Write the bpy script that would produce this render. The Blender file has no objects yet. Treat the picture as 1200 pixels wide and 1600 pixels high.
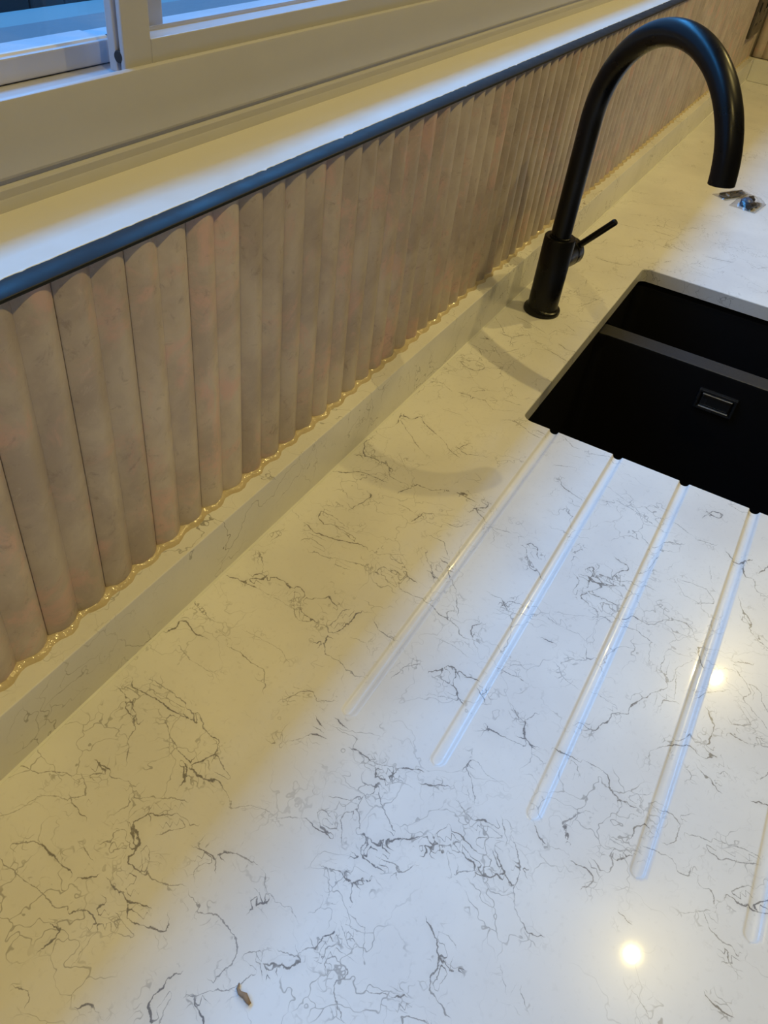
import bpy, math, random
import numpy as np
from mathutils import Matrix, Vector

random.seed(7)
S = bpy.context.scene
COL = S.collection
ZC = 0.90                       # height of the worktop surface above the floor


def V3(x, y, z):
    return (x, y, z + ZC)


# ------------------------------------------------------------------ camera
cam_data = bpy.data.cameras.new('camera')
cam = bpy.data.objects.new('camera', cam_data)
COL.objects.link(cam)
S.camera = cam
R = Matrix(((0.49148931, -0.86416501, 0.10796805),
            (-0.54039327, -0.39984306, -0.74033819),
            (0.68294464, 0.3055231, -0.66350754)))     # rows: right, down, forward in the room's axes
rot = Matrix((R[0], -R[1], -R[2])).transposed()
cam.matrix_world = Matrix.Translation(V3(0.0, -0.3025, 0.5)) @ rot.to_4x4()
cam_data.sensor_fit = 'VERTICAL'
cam_data.sensor_height = 24.0
cam_data.lens = 24.0 * 1248.18 / 1600.0
cam_data.clip_start = 0.02

# ------------------------------------------------------------------ view, sky, daylight, lamps
S.view_settings.view_transform = 'Standard'
S.view_settings.look = 'None'
S.view_settings.gamma = 1.0
S.view_settings.use_curve_mapping = False
S.view_settings.exposure = 0.0
LAMP_W = 4.3
LAMP_COL = (1.0, 0.77, 0.265)
DAY_W = 215.0
DAY_COL = (0.06, 0.40, 1.0)
SKY_W = 1.0

world = bpy.data.worlds.new('evening_sky')
S.world = world
world.use_nodes = True
wn, wl = world.node_tree.nodes, world.node_tree.links
bg = wn['Background']
bg.inputs['Color'].default_value = (0.20, 0.47, 1.0, 1)
bg.inputs['Strength'].default_value = SKY_W

sky = bpy.data.lights.new('sky_strip', 'AREA')
sky.shape = 'RECTANGLE'
sky.size, sky.size_y = 7.0, 0.70
sky.energy = DAY_W
sky.color = DAY_COL
sky_o = bpy.data.objects.new('sky_strip', sky)
COL.objects.link(sky_o)
_ang = math.radians(58.2)
_p = Vector(V3(1.30, 0.016 + 3.2 * math.cos(_ang), 0.31 + 3.2 * math.sin(_ang)))
_d = Vector((0, -math.cos(_ang), -math.sin(_ang)))
_z = -_d
_x = Vector((1, 0, 0))
_y = _z.cross(_x)
sky_o.matrix_world = Matrix.Translation(_p) @ Matrix((_x, _y, _z)).transposed().to_4x4()
LAMP_DIM = (1.0, .90, 1.0, 1.8)
LAMPS = [(x, y) for y in (-0.656,) for x in (-0.92, 0.055, 1.030, 2.006)]


# ------------------------------------------------------------------ helpers
def mesh_obj(name, verts, faces, mat, parent=None, smooth=False, mats=None, fmat=None):
    me = bpy.data.meshes.new(name)
    me.from_pydata([tuple(v) for v in verts], [], faces)
    me.materials.append(mat)
    for m in mats or []:
        me.materials.append(m)
    if fmat:
        me.polygons.foreach_set('material_index', fmat)
    if smooth:
        me.polygons.foreach_set('use_smooth', [True] * len(me.polygons))
    me.update()
    o = bpy.data.objects.new(name, me)
    COL.objects.link(o)
    o.parent = parent
    return o


def empty(name, loc=(0, 0, 0), rz=0.0):
    o = bpy.data.objects.new(name, None)
    COL.objects.link(o)
    o.location = loc
    o.rotation_euler = (0, 0, rz)
    o.empty_display_size = 0.02
    return o


def tag(o, label, cat, group=None):
    o['label'] = label
    o['category'] = cat
    if group:
        o['group'] = group
    return o


def structure(o):
    o['kind'] = 'structure'
    return o


class MB:
    """collects shapes for one mesh"""
    def __init__(self):
        self.v, self.f = [], []

    def add(self, verts, faces):
        n = len(self.v)
        self.v += [tuple(p) for p in verts]
        self.f += [tuple(i + n for i in f) for f in faces]
        return self

    def box(self, a, b, c=0.0):
        """axis box from corner a to corner b, edges chamfered by c"""
        lo = [min(a[i], b[i]) for i in range(3)]
        hi = [max(a[i], b[i]) for i in range(3)]
        if c <= 0:
            vs = [(x, y, z) for z in (lo[2], hi[2]) for y in (lo[1], hi[1]) for x in (lo[0], hi[0])]
            return self.add(vs, [(0, 2, 3, 1), (4, 5, 7, 6), (0, 1, 5, 4), (2, 6, 7, 3), (0, 4, 6, 2), (1, 3, 7, 5)])
        import bmesh
        bm = bmesh.new()
        bmesh.ops.create_cube(bm, size=1.0)
        for v in bm.verts:
            v.co = Vector([lo[i] + (v.co[i] + .5) * (hi[i] - lo[i]) for i in range(3)])
        bmesh.ops.bevel(bm, geom=bm.edges[:], offset=c, segments=2, affect='EDGES', profile=.5)
        bm.verts.index_update()
        self.add([v.co[:] for v in bm.verts], [[v.index for v in f.verts] for f in bm.faces])
        bm.free()
        return self

    def prism(self, poly, x0, x1, cap=True):
        """extrude a (y, z) outline along x"""
        n = len(poly)
        vs = [(x0, p[0], p[1]) for p in poly] + [(x1, p[0], p[1]) for p in poly]
        fs = [(i, (i + 1) % n, n + (i + 1) % n, n + i) for i in range(n)]
        if cap:
            fs += [tuple(range(n))[::-1], tuple(range(n, 2 * n))]
        return self.add(vs, fs)

    def lathe(self, prof, origin, axis=(0, 0, 1), n=40, cap=True):
        """revolve (radius, height) points about an axis"""
        a = Vector(axis).normalized()
        u = a.orthogonal().normalized()
        w = a.cross(u)
        o = Vector(origin)
        vs, fs = [], []
        for r, h in prof:
            for k in range(n):
                t = 2 * math.pi * k / n
                vs.append(o + a * h + (u * math.cos(t) + w * math.sin(t)) * r)
        for i in range(len(prof) - 1):
            for k in range(n):
                k2 = (k + 1) % n
                fs.append((i * n + k, i * n + k2, (i + 1) * n + k2, (i + 1) * n + k))
        if cap:
            fs.append(tuple(range(n))[::-1])
            fs.append(tuple((len(prof) - 1) * n + k for k in range(n)))
        return self.add(vs, fs)

    def tube(self, pts, r, n=28, cap=True):
        pts = [Vector(p) for p in pts]
        rs = r if isinstance(r, (list, tuple)) else [r] * len(pts)
        vs, fs = [], []
        t0 = (pts[1] - pts[0]).normalized()
        u = t0.orthogonal().normalized()
        for i, p in enumerate(pts):
            t = (pts[min(i + 1, len(pts) - 1)] - pts[max(i - 1, 0)]).normalized()
            u = (u - t * u.dot(t)).normalized()
            w = t.cross(u)
            for k in range(n):
                a = 2 * math.pi * k / n
                vs.append(p + (u * math.cos(a) + w * math.sin(a)) * rs[i])
        for i in range(len(pts) - 1):
            for k in range(n):
                k2 = (k + 1) % n
                fs.append((i * n + k, i * n + k2, (i + 1) * n + k2, (i + 1) * n + k))
        if cap:
            fs.append(tuple(range(n))[::-1])
            fs.append(tuple((len(pts) - 1) * n + k for k in range(n)))
        return self.add(vs, fs)

    def build(self, name, mat, parent=None, smooth=False):
        return mesh_obj(name, self.v, self.f, mat, parent, smooth)


def auto_smooth(o, deg=35):
    me = o.data
    me.polygons.foreach_set('use_smooth', [True] * len(me.polygons))
    me.set_sharp_from_angle(angle=math.radians(deg))
    return o


# ------------------------------------------------------------------ materials
class NT:
    def __init__(self, name):
        self.m = bpy.data.materials.new(name)
        self.m.use_nodes = True
        self.t = self.m.node_tree
        self.n, self.l = self.t.nodes, self.t.links
        self.p = self.n['Principled BSDF']
        self.out = self.n['Material Output']

    def node(self, kind, **kw):
        nd = self.n.new(kind)
        for k, v in kw.items():
            setattr(nd, k, v)
        return nd

    def link(self, a, b):
        self.l.new(a, b)

    def put(self, sock, v):
        if isinstance(v, bpy.types.NodeSocket):
            self.l.new(v, sock)
        else:
            sock.default_value = v

    def math(self, op, a, b=0.0, clamp=False):
        nd = self.node('ShaderNodeMath', operation=op, use_clamp=clamp)
        self.put(nd.inputs[0], a)
        self.put(nd.inputs[1], b)
        return nd.outputs[0]

    def vmath(self, op, a, b):
        nd = self.node('ShaderNodeVectorMath', operation=op)
        self.put(nd.inputs[0], a)
        if op == 'SCALE':
            self.put(nd.inputs['Scale'], b)
        else:
            self.put(nd.inputs[1], b)
        return nd.outputs[0]

    def noise(self, vec, scale, detail=3.0, rough=0.55, dist=0.0):
        nd = self.node('ShaderNodeTexNoise')
        self.put(nd.inputs['Vector'], vec)
        nd.inputs['Scale'].default_value = scale
        nd.inputs['Detail'].default_value = detail
        nd.inputs['Roughness'].default_value = rough
        nd.inputs['Distortion'].default_value = dist
        return nd

    def step(self, x, lo, hi, a=0.0, b=1.0):
        nd = self.node('ShaderNodeMapRange', interpolation_type='SMOOTHSTEP')
        self.put(nd.inputs[0], x)
        self.put(nd.inputs[1], lo)
        self.put(nd.inputs[2], hi)
        nd.inputs[3].default_value = a
        nd.inputs[4].default_value = b
        return nd.outputs[0]

    def mix(self, f, a, b):
        nd = self.node('ShaderNodeMix', data_type='RGBA')
        self.put(nd.inputs[0], f)
        self.put(nd.inputs[6], a)
        self.put(nd.inputs[7], b)
        return nd.outputs[2]

    def coords(self, which='Object'):
        return self.node('ShaderNodeTexCoord').outputs[which]

    def bump(self, h, strength=.2, dist=.001):
        nd = self.node('ShaderNodeBump')
        nd.inputs['Strength'].default_value = strength
        nd.inputs['Distance'].default_value = dist
        self.put(nd.inputs['Height'], h)
        self.link(nd.outputs[0], self.p.inputs['Normal'])


def rgb(r, g, b):
    return (r, g, b, 1.0)


def plain(name, col, rough=.5, metal=0.0, spec=.5, grain=0.06, scale=40.0):
    t = NT(name)
    n = t.noise(t.coords(), scale, 4)
    a = rgb(*[c * (1 - grain) for c in col])
    b = rgb(*[min(1, c * (1 + grain)) for c in col])
    t.link(t.mix(n.outputs['Fac'], a, b), t.p.inputs['Base Color'])
    t.put(t.p.inputs['Roughness'], t.step(n.outputs['Fac'], .3, .7, max(.02, rough - .05), min(1, rough + .05)))
    t.p.inputs['Metallic'].default_value = metal
    t.p.inputs['Specular IOR Level'].default_value = spec
    return t.m


def marble(name, traced):
    """white quartz: cloudy white ground, broken thin grey veins"""
    t = NT(name)
    co = t.coords()
    cloud = t.noise(co, 7.0, 4)
    base = t.mix(t.step(cloud.outputs['Fac'], .3, .72), rgb(.80, .79, .79), rgb(.70, .69, .70))
    fine = t.noise(co, 220.0, 2)
    base = t.mix(t.math('MULTIPLY', t.step(fine.outputs['Fac'], .56, .75), .25), base, rgb(.60, .585, .59))
    # broken network of fine veins: cell borders of a warped pattern, kept only in patches
    warp = t.noise(co, 16.0, 4, .6)
    off = t.vmath('SCALE', t.vmath('SUBTRACT', warp.outputs['Color'], (.5, .5, .5)), .085)
    wc = t.vmath('ADD', co, off)
    veins = None
    for sc, wid, lo, hi, amp, seed in ((13.0, .008, .47, .62, .40 if traced else .75, 0.0), (34.0, .018, .50, .64, .75 if traced else .6, 3.7)):
        vo = t.node('ShaderNodeTexVoronoi', feature='DISTANCE_TO_EDGE')
        sh = t.vmath('ADD', wc, (seed, seed * .7, seed * .3))
        t.put(vo.inputs['Vector'], sh)
        vo.inputs['Scale'].default_value = sc
        line = t.step(vo.outputs['Distance'], wid * .25, wid, 1.0, 0.0)
        patch = t.noise(t.vmath('ADD', co, (seed + 5.1, 2.2, seed)), sc * .45, 3, .6)
        v = t.math('MULTIPLY', t.math('MULTIPLY', line, t.step(patch.outputs['Fac'], lo, hi)), amp)
        veins = v if veins is None else t.math('MAXIMUM', veins, v)
    if traced:
        veins = t.math('MULTIPLY', veins, .75)

        def attr(nm):
            return t.node('ShaderNodeAttribute', attribute_name=nm).outputs['Fac']
        sd, ud, wd = attr('vein_side'), attr('vein_dist'), attr('vein_width')
        n1 = t.noise(co, 170.0, 3, .6)
        n2 = t.noise(t.vmath('ADD', co, (3.1, 1.7, .4)), 60.0, 2)
        wob = t.math('MULTIPLY', t.math('SUBTRACT', n1.outputs['Fac'], .5), .0044)
        wob = t.math('ADD', wob, t.math('MULTIPLY', t.math('SUBTRACT', n2.outputs['Fac'], .5), .003))
        d = t.math('ABSOLUTE', t.math('ADD', sd, wob))
        n3 = t.noise(t.vmath('ADD', co, (9.1, 4.4, 2.0)), 120.0, 3, .7)
        w = t.math('MULTIPLY', wd, t.step(n3.outputs['Fac'], .30, .70, .40, 1.5))
        ratio = t.math('DIVIDE', d, w)
        line = t.step(ratio, .25, 1.0, 1.0, 0.0)
        near = t.step(ud, .0035, .006, 1.0, 0.0)
        st = t.step(wd, .0002, .0008, .45, .95)
        line = t.math('MULTIPLY', t.math('MULTIPLY', line, near), t.math('MULTIPLY', st, t.step(n3.outputs['Fac'], .25, .55, .55, 1.0)))
        # faint grey bruise round the thick veins
        halo = t.math('MULTIPLY', t.step(ud, .0, .006, .07, 0.0), t.step(wd, .0005, .0008))
        line = t.math('MAXIMUM', line, halo)
        # hair-fine tangle that follows the veins
        vo = t.node('ShaderNodeTexVoronoi', feature='DISTANCE_TO_EDGE')
        t.put(vo.inputs['Vector'], t.vmath('ADD', wc, (7.7, 1.1, 2.9)))
        vo.inputs['Scale'].default_value = 85.0
        hair = t.step(vo.outputs['Distance'], .012, .045, 1.0, 0.0)
        hp = t.noise(t.vmath('ADD', co, (2.4, 8.2, 1.6)), 55.0, 3, .6)
        hair = t.math('MULTIPLY', hair, t.step(hp.outputs['Fac'], .50, .62))
        hair = t.math('MULTIPLY', t.math('MULTIPLY', hair, t.step(ud, .002, .013, .55, 0.0)), t.step(wd, .0003, .0006, .5, 1.0))
        line = t.math('MAXIMUM', line, hair)
        veins = t.math('MAXIMUM', veins, line)
    tint = t.noise(co, 9.0, 2)
    dark = t.mix(t.step(tint.outputs['Fac'], .4, .6), rgb(.17, .165, .185), rgb(.20, .185, .18))
    t.link(t.mix(veins, base, dark), t.p.inputs['Base Color'])
    t.p.inputs['Roughness'].default_value = .25
    t.p.inputs['Specular IOR Level'].default_value = .28
    t.p.inputs['Coat Weight'].default_value = .20
    t.p.inputs['Coat Roughness'].default_value = .045
    return t.m


def stone_tile(name):
    """pinkish grey-beige stone strips with wispy pale veins"""
    t = NT(name)
    co = t.node('ShaderNodeTexCoord').outputs['Object']
    info = t.node('ShaderNodeObjectInfo')
    rnd = t.node('ShaderNodeCombineXYZ')
    for i, k in enumerate((37.0, 91.0, 53.0)):
        t.put(rnd.inputs[i], t.math('MULTIPLY', info.outputs['Random'], k))
    pos = t.vmath('ADD', co, rnd.outputs[0])
    a = t.noise(pos, 15.0, 6, .62, .4)
    b = t.noise(t.vmath('ADD', pos, (4, 2, 8)), 20.0, 6, .68, .6)
    c = t.noise(t.vmath('ADD', pos, (1, 7, 3)), 85.0, 6, .74, .6)
    col = t.mix(t.step(a.outputs['Fac'], .36, .66), rgb(.42, .345, .30), rgb(.555, .475, .415))
    col = t.mix(t.math('MULTIPLY', t.step(b.outputs['Fac'], .50, .68), .80), col, rgb(.62, .405, .36))
    col = t.mix(t.math('MULTIPLY', t.step(c.outputs['Fac'], .56, .76), .45), col, rgb(.64, .54, .48))
    col = t.mix(t.math('MULTIPLY', t.step(c.outputs['Fac'], .45, .28), .55), col, rgb(.26, .205, .18))
    hv = t.node('ShaderNodeHueSaturation')
    t.put(hv.inputs['Value'], t.step(info.outputs['Random'], 0, 1, .93, 1.07))
    t.link(col, hv.inputs['Color'])
    t.link(hv.outputs[0], t.p.inputs['Base Color'])
    t.p.inputs['Roughness'].default_value = .42
    t.bump(c.outputs['Fac'], .25, .0008)
    return t.m


def glass_mat(name, tint=(1, 1, 1), gloss=1.0):
    t = NT(name)
    tr = t.node('ShaderNodeBsdfTransparent')
    tr.inputs['Color'].default_value = rgb(*tint)
    gl = t.node('ShaderNodeBsdfGlossy')
    gl.inputs['Roughness'].default_value = .02
    fr = t.node('ShaderNodeFresnel')
    geo = t.node('ShaderNodeNewGeometry')
    t.put(fr.inputs['IOR'], t.math('ADD', 1.45, t.math('MULTIPLY', geo.outputs['Backfacing'], 1 / 1.45 - 1.45)))
    n = t.noise(t.coords(), 8.0, 2)
    f = t.math('MULTIPLY', fr.outputs[0], t.step(n.outputs['Fac'], .2, .8, gloss * .9, gloss))
    mx = t.node('ShaderNodeMixShader')
    t.link(f, mx.inputs[0])
    t.link(tr.outputs[0], mx.inputs[1])
    t.link(gl.outputs[0], mx.inputs[2])
    t.link(mx.outputs[0], t.out.inputs['Surface'])
    return t.m


M = {}
M['quartz'] = marble('white_quartz', True)
M['quartz_plain'] = marble('white_quartz_upstand', False)
M['tile'] = stone_tile('fluted_stone')
M['grout'] = plain('grey_tile_adhesive', (.34, .30, .26), .9, grain=.2, scale=90)
M['wall'] = plain('warm_white_paint', (.55, .53, .49), .85, grain=.02, scale=60)
M['ceiling'] = plain('ceiling_paint', (.78, .77, .75), .9, grain=.02)
M['floor'] = plain('pale_floor', (.20, .18, .16), .45, grain=.12, scale=6)
M['frame'] = plain('cream_frame', (.53, .525, .57), .34, grain=.03)
M['sill'] = plain('white_sill', (.72, .70, .68), .38, grain=.02)
M['trim'] = plain('anthracite_metal', (.015, .017, .021), .42, spec=.25, grain=.1)
M['black'] = plain('matt_black', (.0035, .0035, .0045), .31, spec=.28, grain=.1)
M['sink'] = plain('black_composite', (.0035, .0035, .0045), .55, spec=.12, grain=.3, scale=300)
M['sink_lit'] = plain('black_composite_lit', (.022, .022, .026), .5, spec=.3, grain=.3, scale=300)  # same black composite, lightened so the divider ridge looks lit
M['chrome'] = plain('steel', (.62, .62, .63), .16, metal=1.0, grain=.05)
M['dark_chrome'] = plain('smoked_steel', (.05, .05, .052), .25, metal=.6, grain=.1)
M['rubber'] = plain('dark_rubber', (.03, .03, .034), .7)
M['glass'] = glass_mat('window_glass')
M['film'] = glass_mat('clear_film', (.95, .95, .95), 1.2)
M['brushed'] = plain('brushed_steel', (.75, .74, .72), .5, metal=1.0, grain=.05)
M['bracket'] = plain('dull_steel', (.23, .225, .22), .3, metal=.8, grain=.2)
M['wood'] = plain('brown_wood', (.30, .20, .12), .8, grain=.35, scale=400)
M['socket'] = plain('gunmetal_plate', (.085, .075, .062), .35, metal=.3, grain=.1)
M['socket_black'] = plain('black_plastic', (.012, .012, .012), .4)
M['bluecap'] = plain('blue_plastic', (.05, .10, .20), .3)
M['render'] = plain('pale_render', (.20, .22, .22), .9, grain=.05, scale=14)
M['outer'] = plain('outer_sill_paint', (.16, .17, .185), .6, grain=.04)
M['coping'] = plain('white_coping', (.26, .30, .30), .8, grain=.03)
M['fence'] = plain('dark_fence', (.05, .055, .06), .8, grain=.2)
M['paving'] = plain('garden_paving', (.45, .46, .47), .9, grain=.12, scale=5)
M['bezel'] = plain('white_bezel', (.8, .8, .78), .4)


def sealant_mat():
    t = NT('yellowed_silicone')
    n = t.noise(t.coords(), 60.0, 4)
    t.link(t.mix(n.outputs['Fac'], rgb(.47, .37, .24), rgb(.66, .57, .42)), t.p.inputs['Base Color'])
    t.p.inputs['Roughness'].default_value = .12
    t.p.inputs['Subsurface Weight'].default_value = .0
    t.bump(t.noise(t.coords(), 160.0, 3).outputs['Fac'], .5, .002)
    return t.m


M['sealant'] = sealant_mat()

CRX, CRY = .1184, -.2075
GW_Z = 0.0426
OS_Z = .3214                    # outer edge of the sill outside
B1X, B1Y, B2X, B2Y = 1.7180, -0.1702, 1.6864, -0.2034

# ------------------------------------------------------------------ setting: room shell
ROOM_X0, ROOM_X1, ROOM_Y0, ROOM_H = -1.65, 2.83, -3.2, 1.5      # heights here count from the worktop
YW = 0.030                                                       # face of the back wall behind the tiles
WX0, WX1 = -1.00, 2.30                                           # window opening
WZ0, WZ1 = 0.2900, 1.05
WALL_T = 0.24
BASE = (0, 0, ZC)


def at_base(o, loc=BASE):
    o.location = loc
    return o


b = MB()
b.box((ROOM_X0 - .1, YW, -ZC), (WX0, YW + WALL_T, ROOM_H))
b.box((WX1, YW, -ZC), (ROOM_X1 + .1, YW + WALL_T, ROOM_H))
b.box((WX0, YW, -ZC), (WX1, YW + WALL_T, WZ0))
b.box((WX0, YW, WZ1), (WX1, YW + WALL_T, ROOM_H))
wall_back = structure(at_base(b.build('wall_back', M['grout'])))
b = MB().box((ROOM_X1, ROOM_Y0, -ZC), (ROOM_X1 + .1, YW, ROOM_H))
wall_right = structure(at_base(b.build('wall_right', M['grout'])))
b = MB().box((ROOM_X0 - .1, ROOM_Y0, -ZC), (ROOM_X0, YW, ROOM_H))
wall_left = structure(at_base(b.build('wall_left', M['wall'])))
b = MB().box((ROOM_X0 - .1, ROOM_Y0 - .1, -ZC), (ROOM_X1 + .1, ROOM_Y0, ROOM_H))
wall_front = structure(at_base(b.build('wall_front', M['wall'])))
b = MB().box((ROOM_X0 - .1, ROOM_Y0 - .1, -ZC - .1), (ROOM_X1 + .1, YW + WALL_T, -ZC))
floor = structure(at_base(b.build('floor', M['floor'])))
b = MB().box((ROOM_X0 - .1, ROOM_Y0 - .1, ROOM_H), (ROOM_X1 + .1, YW + WALL_T, ROOM_H + .1))
ceiling = structure(at_base(b.build('ceiling', M['ceiling'])))

# ------------------------------------------------------------------ fluted stone tiles, two flutes each
PITCH, TILE_X0 = 0.0530, 0.2630
TILE_Z0, TILE_Z1 = 0.0570, 0.2982
TILE_FRONT, TILE_VALLEY = 0.0165, 0.0222


def flute_profile():
    """(x, y) across one tile, x from 0 to PITCH"""
    pts = [(0.00025, TILE_VALLEY + .0010)]
    n = 10
    w = (PITCH - .0005) / 2
    for k in range(2):
        for i in range(n + 1):
            u = i / n
            s = math.sin(math.pi * u) ** .75 if 0 < u < 1 else 0.0
            if (k == 0 and u > .5) or (k == 1 and u < .5):
                s = .08 + .92 * math.sin(math.pi * u) ** .95 if 0 < u < 1 else .08   # soft dip in the middle of the tile
            y = TILE_VALLEY - (TILE_VALLEY - TILE_FRONT) * s
            if k == 1 and i == 0:
                continue
            pts.append((.00025 + k * w + u * w, y))
    pts.append((PITCH - .00025, TILE_VALLEY + .0010))
    return pts


def tile_mesh(z0, z1):
    pr = flute_profile()
    n = len(pr)
    vs = [(x - PITCH / 2, y - TILE_VALLEY, 0) for x, y in pr] + [(x - PITCH / 2, y - TILE_VALLEY, z1 - z0) for x, y in pr]
    vs += [(-PITCH / 2 + .0004, .0066, 0), (PITCH / 2 - .0004, .0066, 0),
           (-PITCH / 2 + .0004, .0066, z1 - z0), (PITCH / 2 - .0004, .0066, z1 - z0)]
    fs = [(i, i + 1, n + i + 1, n + i) for i in range(n - 1)]
    c = 2 * n
    fs += [(c, 0, n, c + 2), (n - 1, c + 1, c + 3, 2 * n - 1)]
    fs += [tuple([c] + [c + 1] + list(range(n - 1, -1, -1))), tuple([c + 2] + list(range(n, 2 * n)) + [c + 3])]
    me = bpy.data.meshes.new('tile')
    me.from_pydata(vs, [], fs)
    me.materials.append(M['tile'])
    me.polygons.foreach_set('use_smooth', [True] * len(me.polygons))
    me.set_sharp_from_angle(angle=math.radians(38))
    return me


low_tile = tile_mesh(TILE_Z0, TILE_Z1)
high_tile = tile_mesh(TILE_Z0, 0.62)
for k in range(-12, 48):
    x = TILE_X0 + PITCH * k + PITCH / 2
    if x + PITCH / 2 > ROOM_X1 - .008:
        break
    o = bpy.data.objects.new('tile', low_tile if x < WX1 else high_tile)
    COL.objects.link(o)
    o.parent = wall_back
    o.location = (x, TILE_VALLEY, TILE_Z0)
for k in range(8):
    o = bpy.data.objects.new('tile', high_tile)
    COL.objects.link(o)
    o.parent = wall_right
    o.location = (ROOM_X1 - .030 + TILE_VALLEY, .012 - PITCH / 2 - PITCH * k, TILE_Z0)
    o.rotation_euler = (0, 0, -math.pi / 2)

# wavy bead of yellowed silicone along the foot of the tiles
pr = flute_profile()
vs, fs = [], []
xs = []
x = -0.40
rw = random.Random(3)
pos = []
while x < ROOM_X1 - .032:
    u = ((x - TILE_X0) % PITCH)
    y = np.interp(u, [p[0] for p in pr], [min(p[1], TILE_VALLEY) for p in pr])
    pos.append((x, float(y)))
    x += .00212
yy = np.array([p[1] for p in pos])
ys = np.convolve(np.pad(yy, 3, mode='edge'), np.ones(7) / 7, 'valid')
wob = np.convolve(np.array([rw.uniform(-1, 1) for _ in range(len(pos) + 8)]), np.ones(9) / 9, 'valid')
for i, (x, y) in enumerate(pos):
    f = min(ys[i], y) - .0040 - .0032 * wob[i]
    h = .0026 + .0018 * wob[(i * 7) % len(wob)]
    vs += [(x, f, TILE_Z0 - .0005), (x, f + .0008, TILE_Z0 + .0007), (x, y - .0016, TILE_Z0 + h * .75),
           (x, y + .0012, TILE_Z0 + h + .0012), (x, TILE_VALLEY + .003, TILE_Z0 + h)]
for i in range(len(pos) - 1):
    for k in range(4):
        a = i * 5 + k
        fs.append((a, a + 5, a + 6, a + 1))
o = mesh_obj('silicone_bead', vs, fs, M['sealant'], wall_back, True)
o['label'] = 'wavy bead of yellowed glossy silicone'

# black metal edge trim on top of the tiles
b = MB()
TY, TZ, TD = .0150, .3005, .0165
out = [(TY, .2984), (TY, TZ - .0007), (TY + .0007, TZ), (TY + TD, TZ), (TY + TD, .2984)]
b.prism(out, WX0 + .02, WX1 - .02)
trim = structure(at_base(b.build('trim_1', M['trim'])))
auto_smooth(trim, 50)

vs, fs = [], []
rw2 = random.Random(11)
n = 900
for i in range(n + 1):
    x = WX0 + .03 + (WX1 - WX0 - .06) * i / n
    w = .0003 + .0006 * max(0, rw2.gauss(.0, .5)) + (.0014 if rw2.random() < .02 else 0)
    vs += [(x, TY + TD - w, TZ), (x, TY + TD - w * .4, TZ + .0004), (x, TY + TD + .0006, TZ + .0003)]
for i in range(n):
    for k in range(2):
        a = i * 3 + k
        fs.append((a, a + 3, a + 4, a + 1))
o = mesh_obj('sealant_line', vs, fs, M['bezel'], trim, True)
o['label'] = 'ragged thin white sealant line'

# ------------------------------------------------------------------ window: frame, two sliding sashes, board
win = structure(empty('window_1', BASE))
b = MB().box((WX0 + .02, TY + TD + .0002, .2990), (WX1 - .02, .0980, TZ), .0006).box((WX0 + .001, YW + .001, .2905), (WX1 - .001, .0980, .2990))
sill = b.build('window_sill', M['sill'], win)

fy = .0897
prof = [(.0920, .2995), (.0920, .3063), (.0926, .3075), (.0914, .3126), (.0920, .3137), (.0938, .3146), (.0938, .3168),
        (.0914, .3181), (.0903, .3198), (.0901, .3560), (.0907, .3577), (.0920, .3584), (.0942, .3584), (.0948, .3537), (.1529, .3537),
        (.1529, .3590), (.1739, .3590), (.1739, .2995)]
b = MB().prism(prof, WX0, WX1)
fr = b.build('frame_bottom', M['frame'], win)
auto_smooth(fr, 30)
b = MB().box((WX0, fy, .3584), (WX0 + .050, .1739, WZ1), .002)
b.build('frame_side', M['frame'], win)
b = MB().box((WX1 - .050, fy, .3584), (WX1, .1739, WZ1), .002)
b.build('frame_side', M['frame'], win)
b = MB().box((WX0 + .05, fy, WZ1 - .05), (WX1 - .05, .1739, WZ1), .002)
b.build('frame_head', M['frame'], win)

# right hand sash on the front track
sx0, sx1, sz0, sz1 = .4053, WX1 - .051, .3550, WZ1 - .052
SW_ = .0242
yf, yb = .0945, .1180
b = MB()
b.box((sx0 + SW_, yf, sz0), (sx1 - SW_, yb, .3718), .0008)       # bottom rail
b.box((sx0 + SW_, yf, sz1 - .035), (sx1 - SW_, yb, sz1), .0008)
b.box((sx1 - SW_, yf, sz0), (sx1, yb, sz1), .0008)
b.box((sx0, yf, sz0), (sx0 + SW_, .0981, sz1), .0008)            # stile: front lip, groove, back lip
b.box((sx0, .1014, sz0), (sx0 + SW_, .1075, sz1), .0008)
b.box((sx0 + .0035, .0975, sz0), (sx0 + SW_, .1020, sz1))
sash = b.build('sliding_sash', M['frame'], win)
b = MB().box((sx0 + SW_ - .001, .1046, .3710), (sx1 - SW_ + .001, .1086, sz1 - .034))
b.build('glass_pane', M['glass'], sash)
b = MB().prism([(.1087, .3718), (.1150, .3718), (.1087, .3742)], sx0 + SW_, sx1 - SW_)
o = b.build('glazing_bead', M['frame'], sash)
b = MB().lathe([(.0005, -.0020), (.0034, -.0019), (.0036, .0010), (.0030, .0014), (.0004, .0016)], (sx0 + .0012, .0997, .3640), (-1, 0, 0), 14)
o = b.build('drain_plug', M['rubber'], sash)
o['label'] = 'small dark round plug in the sash edge'

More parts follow.
